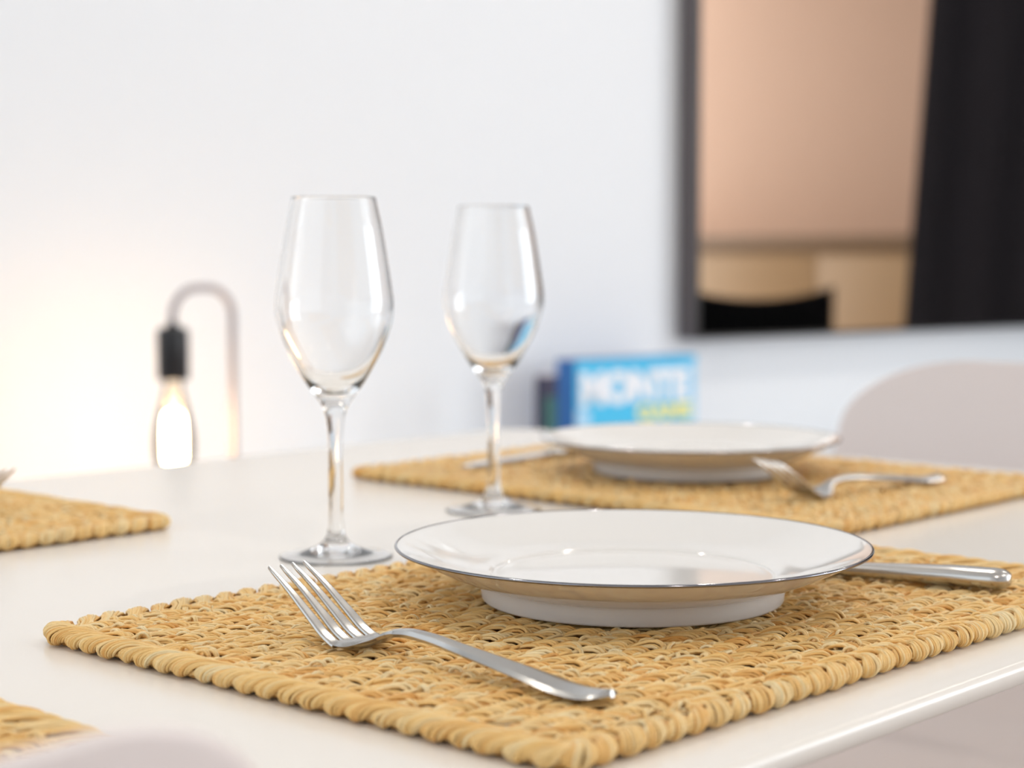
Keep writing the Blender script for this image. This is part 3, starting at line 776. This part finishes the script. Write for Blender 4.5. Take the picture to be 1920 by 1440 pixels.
book = empty('small_box', 'small dark navy and green box standing left of the light blue game box', 'box', wn(bs0, bn, LB), RW)
box('box_body', (0, bw, 0, 0.024, 0, bh-0.003), M['book_navy'], book, 0.001)
box('printed_panel', (0.003, bw-0.003, -0.0010, -0.0001, 0.004, bh*0.80), M['book_green'], book)
box('pale_lid', (0.001, bw-0.001, 0.002, 0.023, bh-0.0029, bh), M['pages'], book)
# lamp
dl = 2.80
def at_depth(px, py, d):
    r = ray(px, py); return Hc+r*(d/r.y)
lp = at_depth(325, 712, dl); zS = lp.z
lamp = empty('table_lamp', 'grey arched table lamp with black socket and bare glowing bulb', 'lamp', (lp.x, lp.y, LB), RW)
zs = zS-LB
kpx = dl/F
dx = 0.106
top = (712-540)*kpx+zs
r_ = dx/2
base = [(0.0, 0.0), (0.062, 0.0), (0.064, 0.002), (0.064, 0.010), (0.060, 0.014), (0.0, 0.014)]
bo = lathe('base', base, M['lamp_metal'], lamp, 64, loc=(dx*0.75, 0, 0))
pts = [(dx, 0, 0.012), (dx, 0, 0.1), (dx, 0, 0.2)]
rr = 0.045
pts += [(dx, 0, top-rr)]
for i in range(1, 9): a = pi/2*i/8; pts.append((dx-rr+rr*cos(a), 0, top-rr+rr*sin(a)))
for i in range(0, 9): a = pi/2+pi/2*i/8; pts.append((rr+rr*cos(a), 0, top-rr+rr*sin(a)))
pts += [(0, 0, zs+0.083)]
tube('arm', pts, 0.0062, M['lamp_metal'], lamp, 16)
sock = [(0.0, 0.092), (0.006, 0.092), (0.008, 0.084), (0.0205, 0.080), (0.0240, 0.077), (0.0248, 0.073), (0.0248, 0.002), (0.0236, 0.0), (0.0, 0.0)]
lathe('socket', [(r, z+zs) for r, z in sock[::-1]], M['black_socket'], lamp, 48)
bp = [(0.0, -0.146), (0.012, -0.145), (0.022, -0.140), (0.029, -0.130), (0.032, -0.113), (0.0315, -0.088), (0.028, -0.066), (0.0225, -0.043), (0.0175, -0.025), (0.0150, -0.012), (0.0145, -0.0002)]
bulb = lathe('bulb', [(r, z+zs) for r, z in smooth_profile(bp, 4)], M['bulb_glass'], lamp, 48)
fi = [(0.0, -0.136), (0.008, -0.1345), (0.014, -0.129), (0.0165, -0.118), (0.0165, -0.075), (0.0140, -0.056), (0.0080, -0.049), (0.0, -0.048)]
lathe('filament', [(r, z+zs) for r, z in smooth_profile(fi, 3)], M['filament'], bulb, 24)

# ------------------------------------------------------------------ what the screen mirrors, at the right end of the room
def mirrored(px, py, D):
    """point D metres along the view through a pixel after it bounces off the screen"""
    r = ray(px, py).normalized(); q0 = WP+NSCR*N
    t = (q0-Hc).dot(N)/r.dot(N); hit = Hc+t*r; d = r-2*r.dot(N)*N
    return hit+d*(D-t)
def mirrored_s(px, py, s):           # ... where the bounced view meets the plane W = s
    r = ray(px, py).normalized(); q0 = WP+NSCR*N
    t = (q0-Hc).dot(N)/r.dot(N); hit = Hc+t*r; d = r-2*r.dot(N)*N
    u = (s-(hit-WP).dot(W))/d.dot(W); return hit+u*d
cs = SR-0.62
m0 = mirrored_s(1310, 445, cs); m1 = mirrored_s(1700, 455, cs)
zTop = 0.5*(m0.z+m1.z)+0.02
cn0, cn1 = max(0.02, n_of(m1)-0.4), n_of(m0)+1.0
cab = empty('kitchen_cabinet', 'tan wooden cabinet under a brown worktop, mirrored in the television screen', 'cabinet', WP, RW)
box('carcass', (cs, SR-0.002, -cn1, -cn0, 0.0, zTop-0.06), M['cab_tan'], cab, 0.003)
box('worktop', (cs-0.03, SR-0.002, -cn1-0.01, -cn0+0.01, zTop-0.0595, zTop), M['worktop'], cab, 0.004)
nd = 3
for i in range(nd):
    a0 = cn0+(cn1-cn0)*i/nd+0.003; a1 = cn0+(cn1-cn0)*(i+1)/nd-0.003
    box('door', (cs-0.018, cs-0.0005, -a1, -a0, 0.08, zTop-0.085), M['cab_tan'], cab, 0.002)
# black chair
bc = empty('black_chair', 'black dining chair mirrored at the lower left of the television screen', 'chair')
q = mirrored(1425, 552, 6.3)
bt_ = q.z+0.022
vs, fs = [], []; m = 25
for i in range(9):
    f = i/8
    for j in range(m):
        u = -1+2*j/(m-1)
        vs.append((u*(0.262+0.010*f), -0.20-0.05*f+0.05*u*u, 0.50+(bt_-0.50)*f-(0.050*(1-u*u) if i == 8 else 0.0)-(0.020*(1-u*u) if i == 7 else 0.0)))
for i in range(8):
    for j in range(m-1): fs.append((i*m+j, i*m+j+1, (i+1)*m+j+1, (i+1)*m+j))
br = mesh_obj('backrest', vs, fs, M['black_plastic'], bc); so = br.modifiers.new('thick', 'SOLIDIFY'); so.thickness = 0.022; so.offset = 0
bm = bmesh.new(); add_box(bm, -0.24, 0.24, -0.17, 0.24, 0.42, 0.46, 0.012); bm_obj('seat', bm, M['black_plastic'], bc)
for sx in (-1, 1):
    tube('leg', [(sx*0.20, 0.20, 0.419), (sx*0.22, 0.23, 0)], [0.018, 0.013], M['black_plastic'], bc)
    tube('leg', [(sx*0.21, -0.195, 0.52), (sx*0.21, -0.19, 0.40), (sx*0.22, -0.26, 0)], [0.016, 0.018, 0.013], M['black_plastic'], bc)
bc.location = (q.x, q.y, 0)
vd = Vector((q.x, q.y, 0))-wn(sT+0.4, 0.06); bc.rotation_euler = (0, 0, math.atan2(vd.y, vd.x)+pi/2)
# dark curtain
c0 = mirrored(1706, 477, 6.0)
cur = empty('curtain', 'charcoal curtain with slanting edge, mirrored at the right of the television screen', 'curtain', (0, 0, 0))
ct = mirrored(1745, 0, 6.0); cb = mirrored(1698, 610, 6.0)
far = mirrored(2300, 477, 6.0)
dirc = Vector((far.x-c0.x, far.y-c0.y, 0)).normalized(); nrm = Vector((-dirc.y, dirc.x, 0))
vs, fs = [], []; nu, nz = 90, 24
wid = 1.5
lean = ((Vector((ct.x, ct.y, 0))-Vector((cb.x, cb.y, 0))).dot(dirc))/(ct.z-cb.z)
for i in range(nz+1):
    z = 0.03+(2.5-0.03)*i/nz
    x0 = lean*(z-c0.z)
    for j in range(nu+1):
        u = j/nu; x = x0+(wid-x0)*u
        p = Vector((c0.x, c0.y, 0))+dirc*x+nrm*(0.012*sin(u*48)+0.005*sin(u*23+z))
        vs.append((p.x, p.y, z))
for i in range(nz):
    for j in range(nu): fs.append((i*(nu+1)+j, i*(nu+1)+j+1, (i+1)*(nu+1)+j+1, (i+1)*(nu+1)+j))
o = mesh_obj('cloth', vs, fs, M['dark_cloth'], cur); sm_ = o.modifiers.new('thick', 'SOLIDIFY'); sm_.thickness = 0.003
p0 = Vector((c0.x, c0.y, 2.53))-dirc*0.1; p1 = Vector((c0.x, c0.y, 2.53))+dirc*(wid+0.1)
tube('rod', [p0, p1], 0.012, M['lamp_metal'], cur)
for pp in (p0+dirc*0.05, p1-dirc*0.05): tube('bracket', [pp+Vector((0, 0, 0.01)), pp+Vector((0, 0, ZC-2.53))], 0.008, M['lamp_metal'], cur)

# ------------------------------------------------------------------ light
def area(name, loc, d, w, h, power, col):
    l = bpy.data.lights.new(name, 'AREA'); l.shape = 'RECTANGLE'; l.size = w; l.size_y = h; l.energy = power; l.color = col
    o = bpy.data.objects.new(name, l); o.location = loc
    x_ = Vector((0, 0, 1)).cross(-d).normalized(); y_ = Vector((0, 0, 1))
    o.rotation_euler = Matrix((x_, y_, -d)).transposed().to_euler(); C.objects.link(o); return o
area('daylight', wn((WF[0]+WF[1])/2, NF-0.01, (WF[2]+WF[3])/2), -N, WF[1]-WF[0], WF[3]-WF[2], 58, (0.87, 0.945, 1.0))
area('daylight', wn(SR-0.01, (WR[0]+WR[1])/2, (WR[2]+WR[3])/2), -W, WR[1]-WR[0], WR[3]-WR[2], 66, (0.87, 0.945, 1.0))
area('daylight', wn(SL+0.01, (WL[0]+WL[1])/2, (WL[2]+WL[3])/2), W, WL[1]-WL[0], WL[3]-WL[2], 5, (0.87, 0.945, 1.0))  # fill light standing in the added left window
# recessed ceiling lamps
M['lamp_disc'] = emis('lamp_disc_glow', (1.0, 0.86, 0.70), 60.0)
spot = None
for i, (s_, n_) in enumerate(((0.6, 1.2), (0.6, 3.4), (2.3, 1.2), (2.3, 3.4), (-1.1, 1.2), (-1.1, 3.4))):
    if spot is None:
        spot = empty('ceiling_spotlight', 'round recessed ceiling lamp with a warm glowing disc above the room', 'ceiling lamp', wn(s_, n_, ZC), 0, 'recessed ceiling lamps')
        lathe('trim_ring', [(0.040, -0.001), (0.042, -0.006), (0.054, -0.005), (0.056, -0.0005)], M['frame_white'], spot, 48)
        lathe('glowing_disc', [(0.0, -0.003), (0.0395, -0.003), (0.0395, -0.0005), (0.0, -0.0005)], M['lamp_disc'], spot, 48)
        o = spot
    else:
        o = copy_tree(spot); o.location = wn(s_, n_, ZC)
    l = bpy.data.lights.new('lamp_light', 'AREA'); l.shape = 'DISK'; l.size = 0.08; l.energy = 5.6; l.color = (1.0, 0.94, 0.86)
    lo = bpy.data.objects.new('lamp_light', l); lo.location = wn(s_, n_, ZC-0.012); C.objects.link(lo)
wd = bpy.data.worlds.new('sky'); sc.world = wd; wd.use_nodes = True
bg = wd.node_tree.nodes['Background']; bg.inputs['Color'].default_value = (0.86, 0.93, 1.0, 1); bg.inputs['Strength'].default_value = 1.0

# ------------------------------------------------------------------ camera
cd = bpy.data.cameras.new('camera'); cam = bpy.data.objects.new('camera', cd); C.objects.link(cam)
cam.location = (0, 0, H); cam.rotation_euler = (pi/2-PITCH, 0, 0)
cd.sensor_fit = 'HORIZONTAL'; cd.sensor_width = 36; cd.lens = F/1920*36
cd.clip_start = 0.05
cd.dof.use_dof = True; cd.dof.focus_distance = 0.835; cd.dof.aperture_fstop = cd.lens/10.0; cd.dof.aperture_blades = 0
sc.camera = cam
sc.cycles.adaptive_threshold = 0.04; sc.cycles.max_bounces = 14; sc.cycles.transmission_bounces = 12; sc.cycles.glossy_bounces = 6; sc.cycles.diffuse_bounces = 4
sc.view_settings.view_transform = 'Standard'; sc.view_settings.look = 'None'; sc.view_settings.gamma = 1
sc.view_settings.use_curve_mapping = False
sc.view_settings.exposure = 0.10
